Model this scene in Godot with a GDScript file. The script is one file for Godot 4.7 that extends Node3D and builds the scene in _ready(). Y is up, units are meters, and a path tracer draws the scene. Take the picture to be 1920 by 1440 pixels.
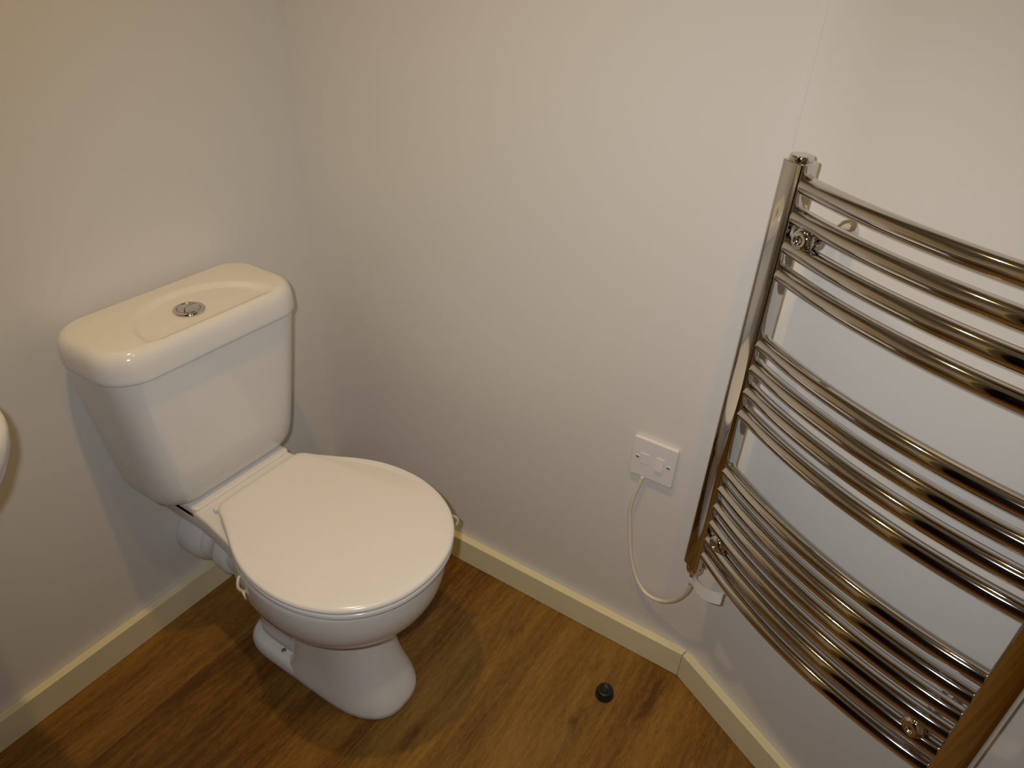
extends Node3D
# Corner of a small cloakroom: close-coupled toilet, chrome towel rail, spur switch.
# Left wall lies in z = 0, middle wall in x = 0, the right wall leaves (0, 0, W) turned by TH.

const W := 0.995
const TH := 0.4772
const HB := 0.0697          # skirting height
const TB := 0.0187          # skirting thickness
const CEIL := 2.36
const TX := -0.390          # centre line of the toilet

var M := {}
var taken := {}

# ------------------------------------------------------------------ set-up
func _ready() -> void:
	var warm := Color(1.0, 0.62, 0.18).linear_to_srgb()
	make_camera()
	make_environment()
	make_flash()
	make_materials()
	build_shell()
	build_floor()
	build_skirting()
	make_toilet()
	make_towel_rail()
	make_spur_switch()
	make_cable()
	make_basin()
	make_ferrule()
	make_downlight(Vector3(-0.62, CEIL, 0.51), warm, 1.90, "round recessed ceiling downlight over the toilet")
	make_downlight(Vector3(-0.63, CEIL, 1.22), warm, 0.68, "round recessed ceiling downlight beside the towel rail")

func make_camera() -> void:
	var c := Camera3D.new()
	c.name = "camera"
	c.fov = rad_to_deg(2.0 * atan(720.0 / 1340.0))
	c.near = 0.02
	c.far = 50.0
	add_child(c)
	var yaw := 1.0273
	var pitch := 0.5742
	var roll := 0.0541
	var fw := Vector3(sin(yaw) * cos(pitch), -sin(pitch), -cos(yaw) * cos(pitch))
	var r0 := fw.cross(Vector3.UP).normalized()
	var u0 := r0.cross(fw)
	var r := cos(roll) * r0 + sin(roll) * u0
	var u := -sin(roll) * r0 + cos(roll) * u0
	c.transform = Transform3D(Basis(r, u, -fw), Vector3(-1.0231, 1.3208, 1.1526))
	c.current = true

func make_environment() -> void:
	var e := Environment.new()
	e.background_mode = Environment.BG_COLOR
	e.background_color = Color(0.0, 0.0, 0.0)
	e.tonemap_mode = Environment.TONE_MAPPER_LINEAR
	e.tonemap_exposure = 0.43
	e.sdfgi_enabled = true
	e.ssao_enabled = true
	e.ssil_enabled = true
	var w := WorldEnvironment.new()
	w.name = "environment"
	w.environment = e
	add_child(w)

func make_flash() -> void:
	# the photographer's flash, a hand's breadth up and to the left of the lens
	var l := SpotLight3D.new()
	l.name = "camera_flash"
	l.light_color = Color(0.965, 0.99, 1.0).linear_to_srgb()
	l.light_energy = 1.31
	l.light_size = 0.012
	l.spot_angle = 57.0
	l.spot_angle_attenuation = 1.0
	l.spot_range = 8.0
	l.spot_attenuation = 2.0
	l.shadow_enabled = true
	add_child(l)
	l.position = Vector3(-1.034, 1.344, 1.105)
	l.look_at_from_position(l.position, Vector3(-0.245, 0.735, 0.745), Vector3.UP)

# ------------------------------------------------------------------ naming
func numbered(called: String) -> String:
	var n: int = taken.get(called, 0)
	taken[called] = n + 1
	return called if n == 0 else "%s_%03d" % [called, n]

func thing(called: String, label: String, category: String, at := Vector3.ZERO, turn := 0.0, group := "") -> Node3D:
	var o := Node3D.new()
	o.name = numbered(called)
	add_child(o)
	o.position = at
	o.rotation.y = turn
	tag(o, label, category, group)
	return o

func tag(o: Node, label: String, category: String, group := "") -> void:
	o.set_meta("label", label)
	o.set_meta("category", category)
	if group != "":
		o.set_meta("group", group)

func part(called: String, mesh: Mesh, mat: Material, parent: Node, label := "") -> MeshInstance3D:
	var o := MeshInstance3D.new()
	o.name = called
	o.mesh = mesh
	o.material_override = mat
	o.cast_shadow = GeometryInstance3D.SHADOW_CASTING_SETTING_ON
	parent.add_child(o, true)
	if label != "":
		o.set_meta("label", label)
	return o

func struct(called: String, mesh: Mesh, mat: Material, label: String, category: String) -> MeshInstance3D:
	var o := part(called, mesh, mat, self)
	o.set_meta("kind", "structure")
	tag(o, label, category)
	return o

# ------------------------------------------------------------------ materials
func mat(c: Color, rough: float, metal := 0.0, spec := 0.5) -> StandardMaterial3D:
	var m := StandardMaterial3D.new()
	m.albedo_color = c.linear_to_srgb()
	m.roughness = rough
	m.metallic = metal
	m.metallic_specular = spec
	return m

func noise_image(seed_value: int, freq: float, size: int) -> Image:
	var n := FastNoiseLite.new()
	n.seed = seed_value
	n.noise_type = FastNoiseLite.TYPE_SIMPLEX_SMOOTH
	n.frequency = freq
	n.fractal_octaves = 3
	return n.get_seamless_image(size, size)

func make_materials() -> void:
	var wall := mat(Color(0.735, 0.720, 0.700), 0.42, 0.0, 0.5)
	var im := noise_image(11, 0.035, 512)
	im.bump_map_to_normal_map(1.2)
	wall.normal_enabled = true
	wall.normal_texture = ImageTexture.create_from_image(im)
	wall.normal_scale = 0.10
	wall.uv1_triplanar = true
	wall.uv1_world_triplanar = true
	wall.uv1_scale = Vector3(6, 6, 6)
	M.wall = wall
	M.ceiling = mat(Color(0.8, 0.79, 0.77), 0.7)
	M.skirting = mat(Color(0.77, 0.71, 0.48), 0.38)
	M.ceramic = mat(Color(0.77, 0.765, 0.757), 0.10, 0.0, 0.55)
	M.seat = mat(Color(0.79, 0.78, 0.765), 0.16, 0.0, 0.5)
	M.pipe = mat(Color(0.74, 0.76, 0.78), 0.32)
	M.switch = mat(Color(0.78, 0.75, 0.75), 0.30)
	M.cable = mat(Color(0.80, 0.72, 0.62), 0.38)
	M.paper = mat(Color(0.82, 0.84, 0.84), 0.45)
	M.chrome = mat(Color(0.66, 0.645, 0.62), 0.06, 1.0)
	M.chrome_dull = mat(Color(0.62, 0.62, 0.62), 0.16, 1.0)
	M.dark = mat(Color(0.012, 0.012, 0.012), 0.5)
	M.rubber = mat(Color(0.010, 0.010, 0.011), 0.42)
	M.gasket = mat(Color(0.03, 0.028, 0.026), 0.7)
	M.clip = mat(Color(0.72, 0.62, 0.52), 0.35)
	M.steel = mat(Color(0.35, 0.35, 0.34), 0.35, 1.0)
	M.hall = mat(Color(0.22, 0.17, 0.12), 0.6)
	M.underlay = mat(Color(0.06, 0.04, 0.02), 0.9)
	M.glow = mat(Color(0.9, 0.8, 0.6), 0.4)
	M.glow.emission_enabled = true
	M.glow.emission = Color(1.0, 0.62, 0.18).linear_to_srgb()
	M.glow.emission_energy_multiplier = 6.0

func wood(seed_value: int, tone: float, red: float, knots: Array) -> StandardMaterial3D:
	# one oak-look board, 1.28 m by 0.185 m; knots are [u, v, size] in metres from the board's middle
	var w := 1280
	var h := 192
	var n := FastNoiseLite.new()
	n.seed = seed_value
	n.noise_type = FastNoiseLite.TYPE_SIMPLEX_SMOOTH
	n.fractal_type = FastNoiseLite.FRACTAL_NONE
	n.frequency = 1.0
	var im := Image.create_empty(w, h, false, Image.FORMAT_RGB8)
	var dark := Vector3(0.095, 0.042, 0.007)
	var light := Vector3(0.345, 0.190, 0.038)
	for j in h:
		var y := (j + 0.5) / h * 0.185 - 0.0925
		for i in w:
			var x := (i + 0.5) / w * 1.28 - 0.64
			var yy := y
			var blot := 0.0
			for k in knots:
				var dx: float = (x - k[0] + 0.010 * n.get_noise_2d(x * 30.0, y * 60.0)) / (k[2] * 3.0)
				var dy: float = (y - k[1] + 0.006 * n.get_noise_2d(x * 25.0 + 3.0, y * 80.0)) / (k[2] * 0.8)
				var d := dx * dx + dy * dy
				if d < 9.0:
					var g := exp(-d * 1.1)
					blot += g
					yy += signf(dy) * k[2] * 0.55 * exp(-d * 0.5)
			var big := n.get_noise_2d(x * 1.7, yy * 13.0)
			var mid := n.get_noise_2d(x * 7.0 + 31.0, yy * 60.0)
			var fib := n.get_noise_2d(x * 30.0 + 71.0, yy * 330.0)
			var hair := n.get_noise_2d(x * 75.0 + 17.0, yy * 900.0)
			var ring := sin((yy + 0.016 * n.get_noise_2d(x * 2.2 + 9.0, yy * 6.0)) * 420.0 + big * 4.0)
			var pore := n.get_noise_2d(x * 38.0 + 5.0, yy * 620.0 + 40.0)
			var v := 0.50 + 0.20 * big + 0.13 * mid + 0.15 * fib + 0.13 * hair + 0.05 * ring + tone
			if pore > 0.50:
				v -= 0.13
			v -= minf(blot, 1.0) * (0.46 + 0.30 * fib + 0.25 * mid)
			v = clampf(v, 0.0, 1.0)
			var c := dark.lerp(light, v)
			im.set_pixel(i, j, Color(c.x * (1.0 + red), c.y, c.z * (1.0 - red)).linear_to_srgb())
	var m := StandardMaterial3D.new()
	m.albedo_texture = ImageTexture.create_from_image(im)
	m.roughness = 0.42
	m.metallic_specular = 0.4
	return m

# ------------------------------------------------------------------ mesh kit
# A shape is a list of triangles (three points each), made to face outwards when it is added.
class Shape:
	var pts := PackedVector3Array()
	var smooth := PackedByteArray()
	func add(t: PackedVector3Array, smoothly := true, flip := false) -> void:
		var vol := 0.0
		for i in range(0, t.size(), 3):
			vol += t[i].dot(t[i + 1].cross(t[i + 2]))
		var turn := vol > 0.0
		if flip:
			turn = not turn
		for i in range(0, t.size(), 3):
			pts.append(t[i])
			pts.append(t[i + 2] if turn else t[i + 1])
			pts.append(t[i + 1] if turn else t[i + 2])
			smooth.append(1 if smoothly else 0)
	func mesh(uv := Vector2.ZERO) -> ArrayMesh:
		var st := SurfaceTool.new()
		st.begin(Mesh.PRIMITIVE_TRIANGLES)
		for i in pts.size():
			@warning_ignore("integer_division")
			st.set_smooth_group(0 if smooth[i / 3] == 1 else 0xFFFFFFFF)
			if uv != Vector2.ZERO:
				st.set_uv(Vector2(pts[i].x / uv.x + 0.5, pts[i].z / uv.y + 0.5))
			st.add_vertex(pts[i])
		st.generate_normals()
		return st.commit()

func single(t: PackedVector3Array, smoothly := true) -> ArrayMesh:
	var s := Shape.new()
	s.add(t, smoothly)
	return s.mesh()

# rings of equal length joined to a closed skin; the ends are capped by fans
func loft(rings: Array, cap_a := true, cap_b := true) -> PackedVector3Array:
	var t := PackedVector3Array()
	for k in rings.size() - 1:
		var a: PackedVector3Array = rings[k]
		var b: PackedVector3Array = rings[k + 1]
		var n := a.size()
		for i in n:
			var j := (i + 1) % n
			t.append_array([a[i], a[j], b[j], a[i], b[j], b[i]])
	for e in 2:
		if (e == 0 and not cap_a) or (e == 1 and not cap_b):
			continue
		var r: PackedVector3Array = rings[0] if e == 0 else rings[rings.size() - 1]
		var c := Vector3.ZERO
		for q in r:
			c += q / float(r.size())
		for i in r.size():
			var j := (i + 1) % r.size()
			if e == 0:
				t.append_array([c, r[j], r[i]])
			else:
				t.append_array([c, r[i], r[j]])
	return t

func at_height(o: PackedVector2Array, y: float) -> PackedVector3Array:
	var r := PackedVector3Array()
	for q in o:
		r.append(Vector3(q.x, y, q.y))
	return r

func inset(o: PackedVector2Array, d: float) -> PackedVector2Array:
	var r := PackedVector2Array()
	var n := o.size()
	var area := 0.0
	for i in n:
		area += o[i].cross(o[(i + 1) % n])
	var s := 1.0 if area > 0.0 else -1.0
	for i in n:
		var e1 := (o[i] - o[(i + n - 1) % n]).normalized()
		var e2 := (o[(i + 1) % n] - o[i]).normalized()
		var n1 := Vector2(-e1.y, e1.x) * s
		var n2 := Vector2(-e2.y, e2.x) * s
		var m := (n1 + n2).normalized()
		r.append(o[i] + m * d / maxf(m.dot(n1), 0.3))
	return r

# an outline (x, z) raised from y0 to y1 with rounded rims
func slab(o: PackedVector2Array, y0: float, y1: float, bev := 0.002, steps := 3) -> PackedVector3Array:
	var rings := []
	rings.append(at_height(inset(o, bev + 0.0012), y0))
	for k in steps + 1:
		var a := k * PI / 2.0 / steps
		rings.append(at_height(inset(o, bev * (1.0 - sin(a))), y0 + bev * (1.0 - cos(a))))
	for k in steps + 1:
		var a := k * PI / 2.0 / steps
		rings.append(at_height(inset(o, bev * (1.0 - cos(a))), y1 - bev * (1.0 - sin(a))))
	rings.append(at_height(inset(o, bev + 0.0012), y1))
	return loft(rings)

# rounded rectangle with its own radius at the back (low z) and front corners; points also along the straights
func rrect(x0: float, x1: float, z0: float, z1: float, rb: float, rf: float, arc := 8, straight := 6) -> PackedVector2Array:
	var o := PackedVector2Array()
	var cs := [[Vector2(x1 - rf, z1 - rf), rf, 0.0], [Vector2(x0 + rf, z1 - rf), rf, PI / 2], [Vector2(x0 + rb, z0 + rb), rb, PI], [Vector2(x1 - rb, z0 + rb), rb, PI * 1.5]]
	for k in 4:
		for i in arc + 1:
			var a: float = cs[k][2] + PI / 2 * i / arc
			o.append(cs[k][0] + Vector2(cos(a), sin(a)) * cs[k][1])
		var a0: Vector2 = o[o.size() - 1]
		var nx: Array = cs[(k + 1) % 4]
		var b0: Vector2 = nx[0] + Vector2(cos(nx[2]), sin(nx[2])) * nx[1]
		for i in range(1, straight):
			o.append(a0.lerp(b0, float(i) / straight))
	return o

func rbox(x0: float, x1: float, y0: float, y1: float, z0: float, z1: float, bev := 0.002) -> PackedVector3Array:
	var o := PackedVector2Array([Vector2(x1, z1), Vector2(x0, z1), Vector2(x0, z0), Vector2(x1, z0)])
	var rings := [at_height(inset(o, bev), y0), at_height(o, y0 + bev), at_height(o, y1 - bev), at_height(inset(o, bev), y1)]
	return loft(rings)

# egg outline: half width, back, widest and front z, squareness behind and in front
func egg(hw: float, zb: float, zc: float, zf: float, nb := 2.2, nf := 2.0, n := 72, xc := 0.0) -> PackedVector2Array:
	var o := PackedVector2Array()
	for i in n:
		var a := TAU * i / n
		var e := nf if sin(a) >= 0.0 else nb
		var cx := signf(cos(a)) * pow(absf(cos(a)), 2.0 / e)
		var sz := signf(sin(a)) * pow(absf(sin(a)), 2.0 / e)
		o.append(Vector2(xc + hw * cx, zc + sz * ((zf - zc) if sz >= 0.0 else (zc - zb))))
	return o

# a round bar along a path; the radius may change from point to point
func bar(path: Array, radii, segs := 16) -> PackedVector3Array:
	var rings := []
	var n := path.size()
	var up := Vector3.ZERO
	for i in n:
		var d: Vector3 = ((path[mini(i + 1, n - 1)] as Vector3) - (path[maxi(i - 1, 0)] as Vector3)).normalized()
		if i == 0:
			up = d.cross(Vector3(0.31, 0.77, 0.55)).normalized()
		else:
			up = (up - d * up.dot(d)).normalized()
		var side := d.cross(up)
		var r: float = radii[i] if radii is Array else radii
		var ring := PackedVector3Array()
		for k in segs:
			var a := TAU * k / segs
			ring.append(path[i] + (up * cos(a) + side * sin(a)) * r)
		rings.append(ring)
	return loft(rings)

# profile of [radius, height] pairs turned about the y axis, then placed
func lathe(profile: Array, segs: int, place: Transform3D) -> PackedVector3Array:
	var rings := []
	for q in profile:
		var ring := PackedVector3Array()
		for k in segs:
			var a := TAU * k / segs
			ring.append(place * Vector3(cos(a) * q[0], q[1], sin(a) * q[0]))
		rings.append(ring)
	return loft(rings)

func axis_z(at: Vector3) -> Transform3D:
	# turns the lathe's y axis to +z
	return Transform3D(Basis(Vector3(1, 0, 0), Vector3(0, 0, 1), Vector3(0, -1, 0)), at)

func axis_x(at: Vector3) -> Transform3D:
	return Transform3D(Basis(Vector3(0, -1, 0), Vector3(1, 0, 0), Vector3(0, 0, 1)), at)

func spline(keys: Array, per := 8) -> Array:
	var c := Curve3D.new()
	for i in keys.size():
		var a: Vector3 = keys[maxi(i - 1, 0)]
		var b: Vector3 = keys[mini(i + 1, keys.size() - 1)]
		var tan := (b - a) / 6.0
		c.add_point(keys[i], -tan, tan)
	var out := []
	for i in keys.size() - 1:
		for k in per:
			out.append(c.sample(i, float(k) / per))
	out.append(keys[keys.size() - 1])
	return out

# a top built of shrinking copies of an outline, its height given by a function of (x, z)
func domed(o: PackedVector2Array, centre: Vector2, sides: Array, height: Callable, steps := 26) -> PackedVector3Array:
	# sides: [inset, y] pairs from the bottom up to the rim; above it the height function takes over
	var rings := []
	for s in sides:
		rings.append(at_height(inset(o, s[0]), s[1]))
	var rim: PackedVector2Array = inset(o, sides[sides.size() - 1][0])
	for k in range(1, steps):
		var f := 1.0 - float(k) / steps
		var ring := PackedVector3Array()
		for q in rim:
			var p := centre + (q - centre) * f
			ring.append(Vector3(p.x, height.call(p.x, p.y), p.y))
		rings.append(ring)
	var t := loft(rings)
	return t

# ------------------------------------------------------------------ room
func build_shell() -> void:
	struct("wall_left", single(rbox(-1.40, 0.0, 0.0, CEIL, -0.1, 0.0, 0.0005), false), M.wall, "pale cream wall behind the toilet cistern", "wall")
	struct("wall_back", single(rbox(0.0, 0.1, 0.0, CEIL, -0.1, W - 0.0449, 0.00003), false), M.wall, "plain cream wall between the toilet and the towel rail", "wall")
	var d := Vector2(-sin(TH), cos(TH))
	var out := Vector2(cos(TH), sin(TH))
	var a := Vector2(0, W)
	var b := a + d * 1.24
	# the plaster turns the obtuse corner in a soft curve
	var o := PackedVector2Array([a - Vector2(0, 0.045)])
	for i in 25:
		var f := i / 24.0
		o.append((a - Vector2(0, 0.044)).lerp(a, f).lerp(a.lerp(a + d * 0.044, f), f))
	o.append_array([a + d * 0.045, b - d * 0.001, b, b + out * 0.1, a + Vector2(0.1, -0.045)])
	var ws := Shape.new()
	ws.add(loft([at_height(o, 0.0), at_height(o, CEIL)]), false)
	struct("wall_right", ws.mesh(), M.wall, "angled pale wall behind the chrome towel rail", "wall")
	# the far side of the room, behind the camera: an open doorway to an unlit hall
	var dz0 := 0.42
	var dz1 := 1.24
	var s := Shape.new()
	s.add(rbox(-1.40, -1.30, 0.0, CEIL, 0.0, dz0, 0.0005), false)
	s.add(rbox(-1.40, -1.30, 0.0, CEIL, dz1, 2.2, 0.0005), false)
	s.add(rbox(-1.40, -1.30, 2.02, CEIL, dz0, dz1, 0.0005), false)
	struct("wall_rear", s.mesh(), M.wall, "cream wall with the doorway, behind the photographer", "wall")
	struct("wall_front", single(rbox(-1.30, -0.45, 0.0, CEIL, 2.1, 2.2, 0.0005), false), M.wall, "short cream wall at the end of the towel rail wall", "wall")
	struct("ceiling", single(rbox(-1.40, 0.1, CEIL, CEIL + 0.1, -0.1, 2.2, 0.0005), false), M.ceiling, "flat white ceiling with two downlights", "ceiling")
	var fr := Shape.new()
	fr.add(rbox(-1.405, -1.285, 0.0, 2.06, dz0 - 0.045, dz0 + 0.018, 0.002), false)
	fr.add(rbox(-1.405, -1.285, 0.0, 2.06, dz1 - 0.018, dz1 + 0.045, 0.002), false)
	fr.add(rbox(-1.405, -1.285, 2.002, 2.06, dz0 + 0.018, dz1 - 0.018, 0.002), false)
	struct("trim_1", fr.mesh(), M.skirting, "cream painted frame around the doorway", "door frame")
	var hall := Shape.new()
	hall.add(rbox(-2.60, -2.50, 0.0, CEIL, -0.3, 2.2, 0.0005), false)
	hall.add(rbox(-2.50, -1.40, 0.0, CEIL, -0.3, -0.2, 0.0005), false)
	hall.add(rbox(-2.50, -1.40, 0.0, CEIL, 2.1, 2.2, 0.0005), false)
	hall.add(rbox(-2.60, -1.40, CEIL, CEIL + 0.1, -0.3, 2.2, 0.0005), false)
	struct("wall_hall", hall.mesh(), M.hall, "dark brown walls of the unlit hall behind the photographer", "wall")

func build_floor() -> void:
	var base := struct("floor", single(rbox(-2.60, 0.1, -0.06, -0.012, -0.3, 2.2, 0.0005), false), M.underlay, "brown oak-look plank floor with dark knots", "floor")
	var L := 1.28
	var B := 0.185
	var mats := [
		wood(3, -0.30, 0.04, [[-0.095, -0.074, 0.011], [0.32, 0.03, 0.009]]),
		wood(8, -0.20, 0.08, [[0.07, 0.05, 0.010]]),
		wood(21, 0.02, 0.00, [[0.075, -0.015, 0.010], [0.40, 0.02, 0.010]]),
		wood(34, 0.06, -0.02, [[0.28, 0.045, 0.010], [0.415, 0.02, 0.008]]),
		wood(47, -0.02, 0.06, [[0.385, -0.033, 0.014], [0.445, -0.033, 0.008]]),
		wood(59, -0.05, 0.02, [[-0.2, 0.02, 0.010]]),
	]
	var s := Shape.new()
	s.add(rbox(-L / 2 + 0.0002, L / 2 - 0.0002, -0.012, 0.0, -B / 2 + 0.0001, B / 2 - 0.0001, 0.0004), false)
	var board := s.mesh(Vector2(L, B))
	var order := [4, 0, 1, 2, 3, 4, 5, 0, 2, 1, 3, 5, 4]
	for k in 12:
		var zc := 0.355 + B * (k - 1.5)
		var shift := 0.0 if k < 7 else (0.31 if k % 2 == 0 else -0.17)
		for e in 2:
			var xc := -0.51 + shift - e * L
			var pl := part("plank", board, mats[order[(k + e * 3) % 13]], base)
			pl.position = Vector3(xc, 0.0, zc)
	# neighbours of the visible boards reach past the walls by at most their own length

func build_skirting() -> void:
	var d := Vector2(-sin(TH), cos(TH))
	var nn := Vector2(-cos(TH), -sin(TH))
	var g := 0.0007
	var a := Vector2(0, W)
	var mid := a + Vector2(-TB, -TB * tan(TH / 2.0))
	var o1 := PackedVector2Array([Vector2(0, TB + g), Vector2(-TB, TB + g), mid - Vector2(0, g), a - Vector2(0, g)])
	struct("baseboard_back", single(slab(o1, 0.0, HB, 0.0022, 2), false), M.skirting, "cream painted skirting board along the wall under the switch", "skirting board")
	var b := a + d * 1.2
	var o2 := PackedVector2Array([a + d * g, mid + d * g, b + nn * TB, b])
	struct("baseboard_right", single(slab(o2, 0.0, HB, 0.0022, 2), false), M.skirting, "cream painted skirting board under the towel rail", "skirting board")
	var o3 := PackedVector2Array([Vector2(-1.30, 0), Vector2(-1.30, TB), Vector2(0, TB), Vector2(0, 0)])
	struct("baseboard_left", single(slab(o3, 0.0, HB, 0.0022, 2), false), M.skirting, "cream painted skirting board behind the toilet", "skirting board")

# ------------------------------------------------------------------ toilet
func make_toilet() -> void:
	var t := thing("toilet", "white close-coupled toilet with closed seat lid in the corner", "toilet", Vector3(TX, 0, 0))
	# bowl and pedestal
	var s := Shape.new()
	var rings := []
	# y, half width, back, widest, front, squareness
	var prof := [
		[0.0000, 0.0845, 0.300, 0.420, 0.5610, 7.0, 2.6],
		[0.0040, 0.0870, 0.302, 0.420, 0.5645, 7.0, 2.6],
		[0.0140, 0.0862, 0.305, 0.420, 0.5620, 7.0, 2.6],
		[0.0300, 0.0835, 0.310, 0.420, 0.5550, 7.0, 2.6],
		[0.0420, 0.0808, 0.318, 0.420, 0.5490, 7.0, 2.6],
		[0.0600, 0.0775, 0.322, 0.418, 0.5410, 7.0, 2.5],
		[0.0900, 0.0735, 0.324, 0.415, 0.5310, 7.0, 2.4],
		[0.1250, 0.0715, 0.325, 0.410, 0.5230, 7.0, 2.3],
		[0.1600, 0.0705, 0.325, 0.410, 0.5170, 6.0, 2.2],
		[0.1950, 0.0705, 0.322, 0.410, 0.5130, 6.0, 2.2],
		[0.2120, 0.0720, 0.300, 0.410, 0.5140, 4.0, 2.2],
		[0.2180, 0.0770, 0.240, 0.412, 0.5190, 3.0, 2.1],
		[0.2230, 0.0860, 0.190, 0.415, 0.5280, 2.7, 2.1],
		[0.2320, 0.1000, 0.182, 0.418, 0.5430, 2.5, 2.1],
		[0.2450, 0.1170, 0.180, 0.420, 0.5620, 2.4, 2.1],
		[0.2620, 0.1350, 0.182, 0.424, 0.5820, 2.2, 2.1],
		[0.2820, 0.1510, 0.186, 0.428, 0.6000, 2.1, 2.05],
		[0.3050, 0.1630, 0.190, 0.431, 0.6130, 1.95, 2.05],
		[0.3300, 0.1700, 0.194, 0.433, 0.6210, 1.85, 2.05],
		[0.3550, 0.1730, 0.198, 0.434, 0.6245, 1.8, 2.05],
		[0.3780, 0.1740, 0.200, 0.435, 0.6255, 1.78, 2.05],
		[0.3880, 0.1730, 0.202, 0.435, 0.6245, 1.78, 2.05],
		[0.3930, 0.1695, 0.206, 0.435, 0.6210, 1.78, 2.05],
		[0.3940, 0.1600, 0.216, 0.435, 0.6110, 1.78, 2.05],
	]
	for q in prof:
		rings.append(at_height(egg(q[1], q[2], q[3], q[4], q[5], q[6]), q[0]))
	s.add(loft(rings))
	# foot flange with a rounded top
	var foot := []
	for q in [[0.0, 0.0840, 0.182], [0.004, 0.0866, 0.178], [0.012, 0.0862, 0.179], [0.020, 0.0846, 0.181], [0.027, 0.0815, 0.185], [0.031, 0.0760, 0.191], [0.0325, 0.0680, 0.200]]:
		foot.append(at_height(egg(q[1], q[2], 0.290, 0.44, 3.4, 4.0), q[0]))
	s.add(loft(foot))
	# slimmer rear of the pedestal, behind the fixing shelf
	var rear := []
	for q in [[0.030, 0.0600], [0.050, 0.0570], [0.100, 0.0560], [0.200, 0.0570], [0.260, 0.0640], [0.300, 0.0800]]:
		rear.append(at_height(egg(q[1], 0.186, 0.27, 0.42, 3.0, 3.0), q[0]))
	s.add(loft(rear))
	# ledge that carries the cistern and runs forward into the rim
	var ledge := PackedVector2Array([Vector2(0.145, 0.38), Vector2(0.134, 0.32), Vector2(0.124, 0.265), Vector2(0.116, 0.215), Vector2(0.112, 0.17), Vector2(0.112, 0.03)])
	var full := PackedVector2Array()
	for q in ledge:
		full.append(q)
	for i in range(ledge.size() - 1, -1, -1):
		full.append(Vector2(-ledge[i].x, ledge[i].y))
	s.add(slab(full, 0.348, 0.3885, 0.006, 4))
	s.add(slab(rrect(-0.112, 0.112, 0.03, 0.180, 0.012, 0.010), 0.37, 0.3955, 0.004, 3))
	# the trap's horn, running back under the ledge
	s.add(bar([Vector3(0, 0.25, 0.30), Vector3(0, 0.235, 0.24), Vector3(0, 0.205, 0.20), Vector3(0, 0.187, 0.165), Vector3(0, 0.182, 0.13), Vector3(0, 0.182, 0.112)], [0.075, 0.072, 0.064, 0.058, 0.053, 0.053], 28))
	part("pan", s.mesh(), M.ceramic, t)
	for e in [-1.0, 1.0]:
		part("fixing_screw", single(lathe([[0.0050, 0.030], [0.0050, 0.0335], [0.0042, 0.0347], [0.0022, 0.0349]], 14, Transform3D(Basis.IDENTITY, Vector3(e * 0.0655, 0.0, 0.293)))), M.steel, t)

	# white plastic connector from the horn to the wall
	var wc := Vector3(-0.004, 0.182, 0.0)
	var pipe := part("waste_pipe", single(lathe([[0.0545, 0.058], [0.0555, 0.066], [0.0545, 0.074], [0.0520, 0.078], [0.0515, 0.100], [0.0580, 0.104], [0.0590, 0.110], [0.0590, 0.134], [0.0575, 0.138], [0.0530, 0.139]], 40, axis_z(wc))), M.pipe, t, "white plastic waste pipe")
	part("collar", single(lathe([[0.048, 0.0005], [0.066, 0.0005], [0.0675, 0.004], [0.0665, 0.040], [0.0640, 0.052], [0.0590, 0.060], [0.0560, 0.064], [0.050, 0.065]], 40, axis_z(wc))), M.pipe, pipe)

	# seat ring and lid
	var so := seat_outline(0.0)
	part("seat", single(slab(inset(so, 0.0015), 0.3965, 0.4080, 0.0035, 4)), M.seat, t)
	var crease := func(x: float, z: float) -> float:
		var ax := absf(x)
		var edge := 0.100 + 0.14 * clampf(z - 0.25, 0.0, 0.30)
		var fade := 1.0 - smoothstep(0.40, 0.56, z)
		return 0.4245 - 0.5 * (x * x + (z - 0.43) * (z - 0.43)) * 0.05 - maxf(ax - edge, 0.0) * 0.16 * fade
	var sides := [[0.010, 0.4105], [0.003, 0.4108], [0.0010, 0.4118], [0.0, 0.4140], [0.0, 0.4160], [0.0006, 0.4185], [0.0022, 0.4208], [0.0048, 0.4222]]
	var lidm := domed(so, Vector2(0, 0.43), sides, func(x, z): return crease.call(x, z), 30)
	part("seat_lid", single(lidm), M.seat, t)
	for e in [-1.0, 1.0]:
		var hs := Shape.new()
		hs.add(lathe([[0.009, 0.3885], [0.009, 0.395], [0.006, 0.397]], 16, Transform3D(Basis.IDENTITY, Vector3(e * 0.072, 0, 0.218))))
		hs.add(bar([Vector3(e * 0.060, 0.3965, 0.212), Vector3(e * 0.093, 0.3965, 0.209)], 0.0040, 12))
		hs.add(rbox(e * 0.072 - 0.008, e * 0.072 + 0.008, 0.3940, 0.4085, 0.212, 0.262, 0.002), false)
		part("hinge", hs.mesh(), M.seat, t)
	# small plastic hooks hanging under the rim
	var hk := Shape.new()
	hk.add(bar(spline([Vector3(-0.158, 0.378, 0.352), Vector3(-0.165, 0.371, 0.354), Vector3(-0.168, 0.358, 0.357), Vector3(-0.160, 0.346, 0.362), Vector3(-0.152, 0.352, 0.366)], 6), 0.0028, 8))
	hk.add(bar([Vector3(-0.164, 0.350, 0.360), Vector3(-0.166, 0.336, 0.367)], [0.0026, 0.0015], 8))
	part("rim_hook", hk.mesh(), M.clip, t, "small pale plastic hook under the rim")
	var hk2 := Shape.new()
	hk2.add(bar(spline([Vector3(0.152, 0.372, 0.530), Vector3(0.178, 0.360, 0.542), Vector3(0.190, 0.344, 0.549), Vector3(0.186, 0.328, 0.546), Vector3(0.172, 0.322, 0.540)], 6), 0.0028, 8))
	part("rim_hook", hk2.mesh(), M.clip, t, "small pale plastic hook under the rim")

	# cistern: bow-bottomed tapering tank
	var cr := []
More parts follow.
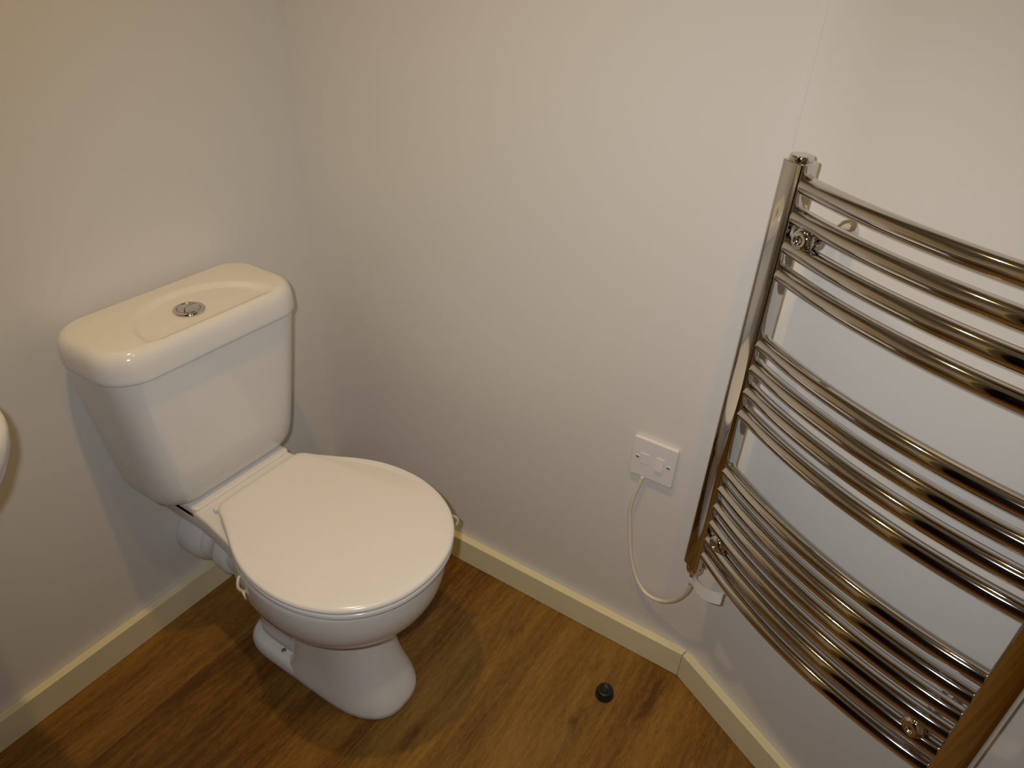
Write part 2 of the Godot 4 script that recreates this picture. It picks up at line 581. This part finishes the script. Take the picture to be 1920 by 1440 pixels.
	var body := [
		[0.3960, 0.118, 0.150, 0.05], [0.3975, 0.130, 0.158, 0.05], [0.4030, 0.1400, 0.1640, 0.05], [0.4120, 0.1475, 0.1690, 0.05], [0.4250, 0.1525, 0.1725, 0.05], [0.4450, 0.1560, 0.1750, 0.05],
		[0.4900, 0.1620, 0.1780, 0.05], [0.5500, 0.1690, 0.1815, 0.05], [0.6200, 0.1770, 0.1850, 0.05], [0.6700, 0.1830, 0.1875, 0.05], [0.6900, 0.1850, 0.1885, 0.05], [0.7000, 0.1850, 0.1885, 0.05],
	]
	for q in body:
		cr.append(at_height(rrect(-q[1], q[1], 0.012, q[2], 0.034, q[3], 8, 6), q[0]))
	var tank := part("cistern", single(loft(cr)), M.ceramic, t)
	part("gasket", single(slab(rrect(-0.10, 0.10, 0.035, 0.14, 0.03, 0.03), 0.3925, 0.3995, 0.002)), M.gasket, tank)
	# lid with a shallow dish around the button, open towards the front
	var lo := rrect(-0.1925, 0.1925, 0.008, 0.1975, 0.058, 0.064, 14, 22)
	var ls := [[0.0065, 0.7005], [0.0065, 0.6960], [0.0030, 0.6940], [0.0008, 0.6955], [0.0, 0.6985], [0.0, 0.7040], [0.0006, 0.7200], [0.0020, 0.7300], [0.0050, 0.7385], [0.0100, 0.7445], [0.0160, 0.7478]]
	var top := func(x: float, z: float) -> float:
		var y := 0.7505
		# gentle fall towards every edge
		var ex := smoothstep(0.120, 0.1925, absf(x))
		y -= 0.0030 * ex * ex
		y -= 0.0025 * smoothstep(0.13, 0.1975, z)
		y -= 0.0020 * (1.0 - smoothstep(0.010, 0.06, z))
		# dish
		var dx := (x - 0.006) / 0.118
		var dz := (z - 0.165) / 0.100
		var r := sqrt(dx * dx + dz * dz)
		var dish := 1.0 - smoothstep(0.93, 1.06, r)
		y -= 0.0075 * dish * (1.0 - smoothstep(0.150, 0.205, z) * 0.6)
		return y
	var cl := part("cistern_lid", single(domed(lo, Vector2(0, 0.104), ls, func(x, z): return top.call(x, z), 56)), M.ceramic, t)
	# dual flush button
	var bp := Transform3D(Basis(Vector3.UP, 0.5), Vector3(-0.004, 0.7432, 0.126))
	var rim := lathe([[0.0165, 0.0], [0.0265, 0.0], [0.0265, 0.0016], [0.0250, 0.0036], [0.0225, 0.0044], [0.0200, 0.0040], [0.0192, 0.0022], [0.0188, 0.0010]], 48, bp)
	part("button_bezel", single(rim), M.chrome, cl)
	var R := 0.0180
	# a curved gap parts the round button into a large and a small half
	var cut := PackedVector2Array()
	for i in 13:
		var f := -1.0 + i / 6.0
		cut.append(Vector2(f * R * 0.96, -0.0052 + 0.0085 * f * f))
	var a1 := atan2(cut[12].y, cut[12].x)
	for e in 2:
		var o := PackedVector2Array()
		for i in 13:
			o.append(cut[i] + Vector2(0, 0.0005 if e == 0 else -0.0005))
		# back along the rim: over the top for the large half, underneath for the small one
		for i in range(1, 28):
			var a := lerpf(a1, PI - a1, i / 28.0) if e == 0 else lerpf(a1, -PI - a1, i / 28.0)
			o.append(Vector2(cos(a), sin(a)) * R)
		var sh := Shape.new()
		sh.add(plate_of(o, 0.0005, 0.0042, 0.0007))
		for i in sh.pts.size():
			sh.pts[i] = bp * sh.pts[i]
		part("flush_button", sh.mesh(), M.chrome, cl)

# a flat plate of any outline: walls, a chamfer and triangulated faces
func plate_of(o: PackedVector2Array, y0: float, y1: float, bev: float) -> PackedVector3Array:
	var top := inset(o, bev)
	var t := loft([at_height(o, y0), at_height(o, y1 - bev), at_height(top, y1)], false, false)
	var up := Geometry2D.triangulate_polygon(top)
	for i in range(0, up.size(), 3):
		var q := [top[up[i]], top[up[i + 1]], top[up[i + 2]]]
		var side: float = (q[1] - q[0]).cross(q[2] - q[0])
		var w := [q[0], q[1], q[2]] if side > 0.0 else [q[0], q[2], q[1]]
		if area_of(o) < 0.0:
			w.reverse()
		for k in w:
			t.append(Vector3(k.x, y1, k.y))
	return t

func area_of(o: PackedVector2Array) -> float:
	var a := 0.0
	for i in o.size():
		a += o[i].cross(o[(i + 1) % o.size()])
	return a

func seat_outline(_d: float) -> PackedVector2Array:
	# D shape: straight back, widest past the middle, round front
	var keys := [
		Vector2(0.0, 0.2230), Vector2(0.060, 0.2232), Vector2(0.088, 0.2255), Vector2(0.102, 0.2370), Vector2(0.114, 0.262), Vector2(0.134, 0.300), Vector2(0.154, 0.338), Vector2(0.170, 0.382),
		Vector2(0.1775, 0.430), Vector2(0.1760, 0.478), Vector2(0.1640, 0.525), Vector2(0.1420, 0.567), Vector2(0.110, 0.601), Vector2(0.072, 0.624), Vector2(0.036, 0.6345), Vector2(0.0, 0.638),
	]
	var c := Curve2D.new()
	var all := []
	for k in keys:
		all.append(k)
	for i in range(keys.size() - 2, 0, -1):
		all.append(Vector2(-keys[i].x, keys[i].y))
	var n := all.size()
	for i in n + 1:
		var tn: Vector2 = (all[(i + 1) % n] - all[(i + n - 1) % n]) / 6.0
		c.add_point(all[i % n], -tn, tn)
	var o := PackedVector2Array()
	for i in n:
		for k in 4:
			o.append(c.sample(i, k / 4.0))
	return o

# ------------------------------------------------------------------ towel rail
func make_towel_rail() -> void:
	var turn := atan2(-cos(TH), -sin(TH))
	var t := thing("towel_rail", "tall chrome ladder towel rail with bowed bars on the angled wall", "towel rail", Vector3(0, 0, W), turn)
	# local axes: x along the wall, y up, z out of the wall
	var y0 := 0.382
	var y1 := 1.0895
	var pw := 0.0335
	var z0 := 0.058
	var z1 := 0.0885
	for e in 2:
		var x0 := 0.004 if e == 0 else 0.459
		var o := PackedVector2Array()
		var steps := 10
		o.append(Vector2(x0 + 0.003, z0))
		o.append(Vector2(x0 + pw - 0.003, z0))
		o.append(Vector2(x0 + pw, z0 + 0.003))
		o.append(Vector2(x0 + pw, z1 - 0.0015))
		for i in range(0, steps + 1):
			var a := PI * i / steps
			o.append(Vector2(x0 + pw / 2 + cos(a) * (pw / 2 - 0.001), z1 - 0.0005 + sin(a) * 0.0024))
		o.append(Vector2(x0, z1 - 0.0015))
		o.append(Vector2(x0, z0 + 0.003))
		var sh := Shape.new()
		sh.add(post_skin(o, y0, y1))
		var post := part("post", sh.mesh(), M.chrome, t)
		var cx := x0 + pw / 2
		var cz := (z0 + z1) / 2 + 0.002
		part("end_plug", single(lathe([[0.0148, y1 - 0.002], [0.0148, y1 + 0.0050], [0.0142, y1 + 0.0066], [0.0128, y1 + 0.0074], [0.0110, y1 + 0.0076], [0.004, y1 + 0.0077]], 32, Transform3D(Basis.IDENTITY, Vector3(cx, 0, cz)))), M.chrome, post)
		if e == 0:
			part("element_nut", single(lathe([[0.0125, y0 + 0.002], [0.0145, y0 - 0.002], [0.0145, y0 - 0.013], [0.0120, y0 - 0.018], [0.0075, y0 - 0.020], [0.0068, y0 - 0.030], [0.0050, y0 - 0.031]], 28, Transform3D(Basis.IDENTITY, Vector3(cx, 0, cz)))), M.chrome, post)
		else:
			part("end_plug", single(lathe([[0.0135, y0 + 0.002], [0.0135, y0 - 0.0045], [0.0120, y0 - 0.0065], [0.004, y0 - 0.0066]], 32, Transform3D(Basis.IDENTITY, Vector3(cx, 0, cz)))), M.chrome, post)
	var heights := [1.0640, 1.0245, 0.9850, 0.9455, 0.8390, 0.7995, 0.7600, 0.7205, 0.6090, 0.5715, 0.5340, 0.4965, 0.4590, 0.4215]
	var xa := 0.0370
	var xb := 0.4595
	var path := []
	var radii := []
	for i in 41:
		var f := i / 40.0
		# packed towards both ends where the welds widen the bar
		var g := f
		if i == 1: g = 0.0035
		elif i == 2: g = 0.009
		elif i == 38: g = 0.991
		elif i == 39: g = 0.9965
		path.append(Vector3(lerpf(xa, xb, g), 0.0, 0.0760 + 0.028 * (1.0 - pow(2.0 * g - 1.0, 2.0))))
		var r := 0.0119
		if i == 0 or i == 40: r = 0.0136
		elif i == 1 or i == 39: r = 0.0126
		radii.append(r)
	var rail := single(bar(path, radii, 28))
	for y in heights:
		part("rail", rail, M.chrome, t).position = Vector3(0, y, 0)
	# wall brackets: a clamp between two rails and a stem to the wall
	for q in [[0.066, 1.0047], [0.425, 1.0047], [0.066, 0.4778], [0.425, 0.4778]]:
		var f: float = (q[0] - xa) / (xb - xa)
		var zr := 0.0760 + 0.028 * (1.0 - pow(2.0 * f - 1.0, 2.0))
		var at := Vector3(q[0], q[1], 0.0)
		var stem := part("bracket", single(lathe([[0.0120, 0.0005], [0.0135, 0.003], [0.0135, 0.012], [0.0105, 0.018], [0.0085, 0.030], [0.0080, zr - 0.022], [0.0120, zr - 0.016], [0.0150, zr - 0.011], [0.0150, zr - 0.0085], [0.006, zr - 0.008]], 28, axis_z(at))), M.chrome, t)
		part("clamp_bolt", single(lathe([[0.0060, zr - 0.012], [0.0060, zr + 0.002], [0.0148, zr + 0.0035], [0.0155, zr + 0.006], [0.0150, zr + 0.0105], [0.0115, zr + 0.0150], [0.0060, zr + 0.0172], [0.0055, zr + 0.0150], [0.0045, zr + 0.0130]], 28, axis_z(at))), M.chrome, stem)

func post_skin(o: PackedVector2Array, y0: float, y1: float) -> PackedVector3Array:
	var rings := [
		at_height(inset(o, 0.0022), y0), at_height(inset(o, 0.0010), y0), at_height(inset(o, 0.0003), y0 + 0.0003), at_height(o, y0 + 0.0010), at_height(o, y0 + 0.0022),
		at_height(o, y1 - 0.0022), at_height(o, y1 - 0.0010), at_height(inset(o, 0.0003), y1 - 0.0003), at_height(inset(o, 0.0010), y1), at_height(inset(o, 0.0022), y1),
	]
	return loft(rings)

# ------------------------------------------------------------------ spur switch and cable
func make_spur_switch() -> void:
	# local axes: x to the right as seen from the room (world +z), y up, z out of the wall (world -x)
	var t := thing("spur_switch", "square white spur switch plate on the wall above the cable", "switch", Vector3(0, 0.5045, 0.8488), -PI / 2)
	var s := Shape.new()
	s.add(upright(rrect(-0.043, 0.043, -0.043, 0.043, 0.0045, 0.0045, 6, 3), 0.0003, 0.0090, 0.0022))
	part("plate", s.mesh(), M.switch, t)
	part("rocker", single(wedge(0.0055, 0.0205, -0.0135, 0.0135, 0.0085, 0.0105, 0.0130)), M.switch, t)
	part("fuse_cover", single(upright(rrect(-0.0265, -0.0085, -0.0125, 0.0125, 0.003, 0.003, 5, 2), 0.0080, 0.0098, 0.0008)), M.switch, t)
	for e in [-1.0, 1.0]:
		var sc := part("screw", single(lathe([[0.0046, 0.0086], [0.0046, 0.0092], [0.0040, 0.0096], [0.0028, 0.0096]], 18, axis_z(Vector3(e * 0.0302, 0, 0)))), M.switch, t)
		part("screw_slot", single(rbox(e * 0.0302 - 0.0030, e * 0.0302 + 0.0030, -0.0011, 0.0011, 0.0090, 0.0099, 0.0001), false), M.dark, sc)

# outline (x, y) raised along z
func upright(o: PackedVector2Array, z0: float, z1: float, bev: float) -> PackedVector3Array:
	var t := slab(o, z0, z1, bev, 3)
	for i in t.size():
		t[i] = Vector3(t[i].x, t[i].z, t[i].y)
	return t

func wedge(x0: float, x1: float, y0: float, y1: float, z0: float, za: float, zb: float) -> PackedVector3Array:
	# a rocker pressed at its top: low edge at y1, high edge at y0
	var t := upright(rrect(x0, x1, y0, y1, 0.0015, 0.0015, 4, 2), 0.0, 1.0, 0.0006)
	for i in t.size():
		var f := inverse_lerp(y0, y1, t[i].y)
		t[i].z = z0 + (lerpf(zb, za, f) - z0) * t[i].z
	return t

func make_cable() -> void:
	var t := thing("power_cable", "white power cable looping from the spur switch to the towel rail", "cable")
	var keys := [Vector3(-0.0075, 0.462, 0.8345), Vector3(-0.0080, 0.440, 0.8310), Vector3(-0.0085, 0.410, 0.8250), Vector3(-0.0085, 0.372, 0.8225), Vector3(-0.0080, 0.335, 0.8270), Vector3(-0.0085, 0.290, 0.8345), Vector3(-0.0095, 0.245, 0.8460), Vector3(-0.0120, 0.205, 0.8650), Vector3(-0.0170, 0.186, 0.8920), Vector3(-0.0270, 0.198, 0.9260), Vector3(-0.0430, 0.236, 0.9540), Vector3(-0.0590, 0.282, 0.9720), Vector3(-0.0700, 0.320, 0.9800), Vector3(-0.0755, 0.352, 0.9820)]
	part("flex", single(bar(spline(keys, 8), 0.0038, 14)), M.cable, t)
	# paper label folded round the flex, its free end standing off to the right
	var base := Vector3(-0.0725, 0.333, 0.9810)
	var right := Vector3(-sin(TH), 0.0, cos(TH))
	var front := Vector3(-cos(TH), 0.0, -sin(TH))
	var s := Shape.new()
	var a := []
	var b := []
	for i in 13:
		var f := i / 12.0
		var c := base + right * (0.074 * f + 0.004) + front * (0.0045 + 0.010 * sin(f * 2.2)) + Vector3(0, 0.012 - 0.004 * f + 0.034 * f * f, 0)
		var wdt := lerpf(0.011, 0.0155, f)
		a.append(c + Vector3(0, wdt, 0))
		b.append(c - Vector3(0, wdt, 0))
	var rings := []
	for i in 13:
		rings.append(PackedVector3Array([a[i] + front * 0.0002, b[i] + front * 0.0002, b[i] - front * 0.0002, a[i] - front * 0.0002]))
	s.add(loft(rings), false)
	s.add(bar([base + Vector3(-0.001, 0.024, 0.0008), base + Vector3(0.0, 0.0, 0.0), base + Vector3(0.003, -0.010, -0.001)], 0.0048, 12))
	part("paper_label", s.mesh(), M.paper, t, "white paper label wrapped round the cable")

# ------------------------------------------------------------------ basin, at the left edge of the picture
func make_basin() -> void:
	var t := thing("wash_basin", "white wash basin edge at the far left of the picture", "wash basin", Vector3(-1.0, 0, 0))
	var s := Shape.new()
	var prof := [
		[0.600, 0.080, 0.02, 0.16, 0.24], [0.615, 0.110, 0.01, 0.18, 0.27], [0.650, 0.160, 0.005, 0.20, 0.32], [0.700, 0.208, 0.003, 0.23, 0.37], [0.745, 0.236, 0.002, 0.245, 0.402], [0.775, 0.247, 0.002, 0.25, 0.416], [0.792, 0.250, 0.002, 0.25, 0.420],
		[0.803, 0.249, 0.002, 0.25, 0.419], [0.809, 0.244, 0.004, 0.25, 0.414], [0.811, 0.233, 0.012, 0.25, 0.403], [0.809, 0.223, 0.090, 0.25, 0.393], [0.801, 0.215, 0.098, 0.25, 0.385], [0.770, 0.200, 0.105, 0.245, 0.370], [0.730, 0.170, 0.115, 0.235, 0.340], [0.695, 0.125, 0.135, 0.23, 0.300], [0.680, 0.060, 0.18, 0.22, 0.255], [0.677, 0.020, 0.20, 0.22, 0.235],
	]
	var rings := []
	for q in prof:
		rings.append(at_height(egg(q[1], q[2], q[3], q[4], 3.0, 2.1), q[0]))
	s.add(loft(rings))
	part("bowl", s.mesh(), M.ceramic, t)
	var tp := Shape.new()
	tp.add(lathe([[0.021, 0.808], [0.021, 0.813], [0.015, 0.818], [0.014, 0.877], [0.016, 0.884], [0.012, 0.890]], 24, Transform3D(Basis.IDENTITY, Vector3(0, 0, 0.045))))
	tp.add(bar(spline([Vector3(0, 0.860, 0.048), Vector3(0, 0.872, 0.085), Vector3(0, 0.868, 0.125), Vector3(0, 0.850, 0.140)], 6), 0.009, 16))
	tp.add(bar([Vector3(0, 0.888, 0.045), Vector3(0, 0.897, 0.055), Vector3(0, 0.907, 0.10)], 0.005, 12))
	part("tap", tp.mesh(), M.chrome, t)
	part("waste_trap", single(bar(spline([Vector3(0, 0.605, 0.16), Vector3(0, 0.52, 0.16), Vector3(0, 0.47, 0.12), Vector3(0, 0.49, 0.07), Vector3(0, 0.51, 0.002)], 6), 0.018, 18)), M.pipe, t)

# ------------------------------------------------------------------ small things
func make_ferrule() -> void:
	var t := thing("rubber_ferrule", "small round black rubber foot lying on the wooden floor", "rubber foot", Vector3(-0.1465, 0.0, 0.8835))
	part("cup", single(lathe([[0.010, 0.0], [0.0180, 0.0], [0.0187, 0.003], [0.0180, 0.012], [0.0160, 0.0185], [0.0145, 0.0200], [0.0110, 0.0202], [0.0102, 0.0195], [0.0098, 0.0175], [0.0060, 0.0172]], 32, Transform3D.IDENTITY)), M.rubber, t)
	part("rim_ring", single(lathe([[0.0056, 0.0170], [0.0056, 0.0180], [0.0048, 0.0184], [0.0040, 0.0180], [0.0036, 0.0170]], 24, Transform3D.IDENTITY)), M.rubber, t)

func make_downlight(at: Vector3, c: Color, energy: float, label: String) -> void:
	var t := thing("ceiling_downlight", label, "downlight", at, 0.0, "ceiling downlights")
	part("trim_ring", single(lathe([[0.030, -0.0005], [0.042, -0.0005], [0.042, -0.003], [0.038, -0.006], [0.032, -0.007], [0.030, -0.004]], 32, Transform3D.IDENTITY)), M.chrome_dull, t)
	part("lens", single(lathe([[0.029, -0.0005], [0.029, -0.0045], [0.020, -0.0055]], 32, Transform3D.IDENTITY)), M.glow, t)
	# a halogen reflector lamp: a soft-edged beam straight down
	var l := SpotLight3D.new()
	l.name = "bulb"
	l.light_color = c
	l.light_energy = energy
	l.light_size = 0.022
	l.spot_angle = 48.0
	l.spot_angle_attenuation = 1.0
	l.spot_range = 8.0
	l.spot_attenuation = 2.0
	l.shadow_enabled = true
	t.add_child(l)
	l.position = Vector3(0, -0.032, 0)
	l.rotation_degrees = Vector3(-90, 0, 0)
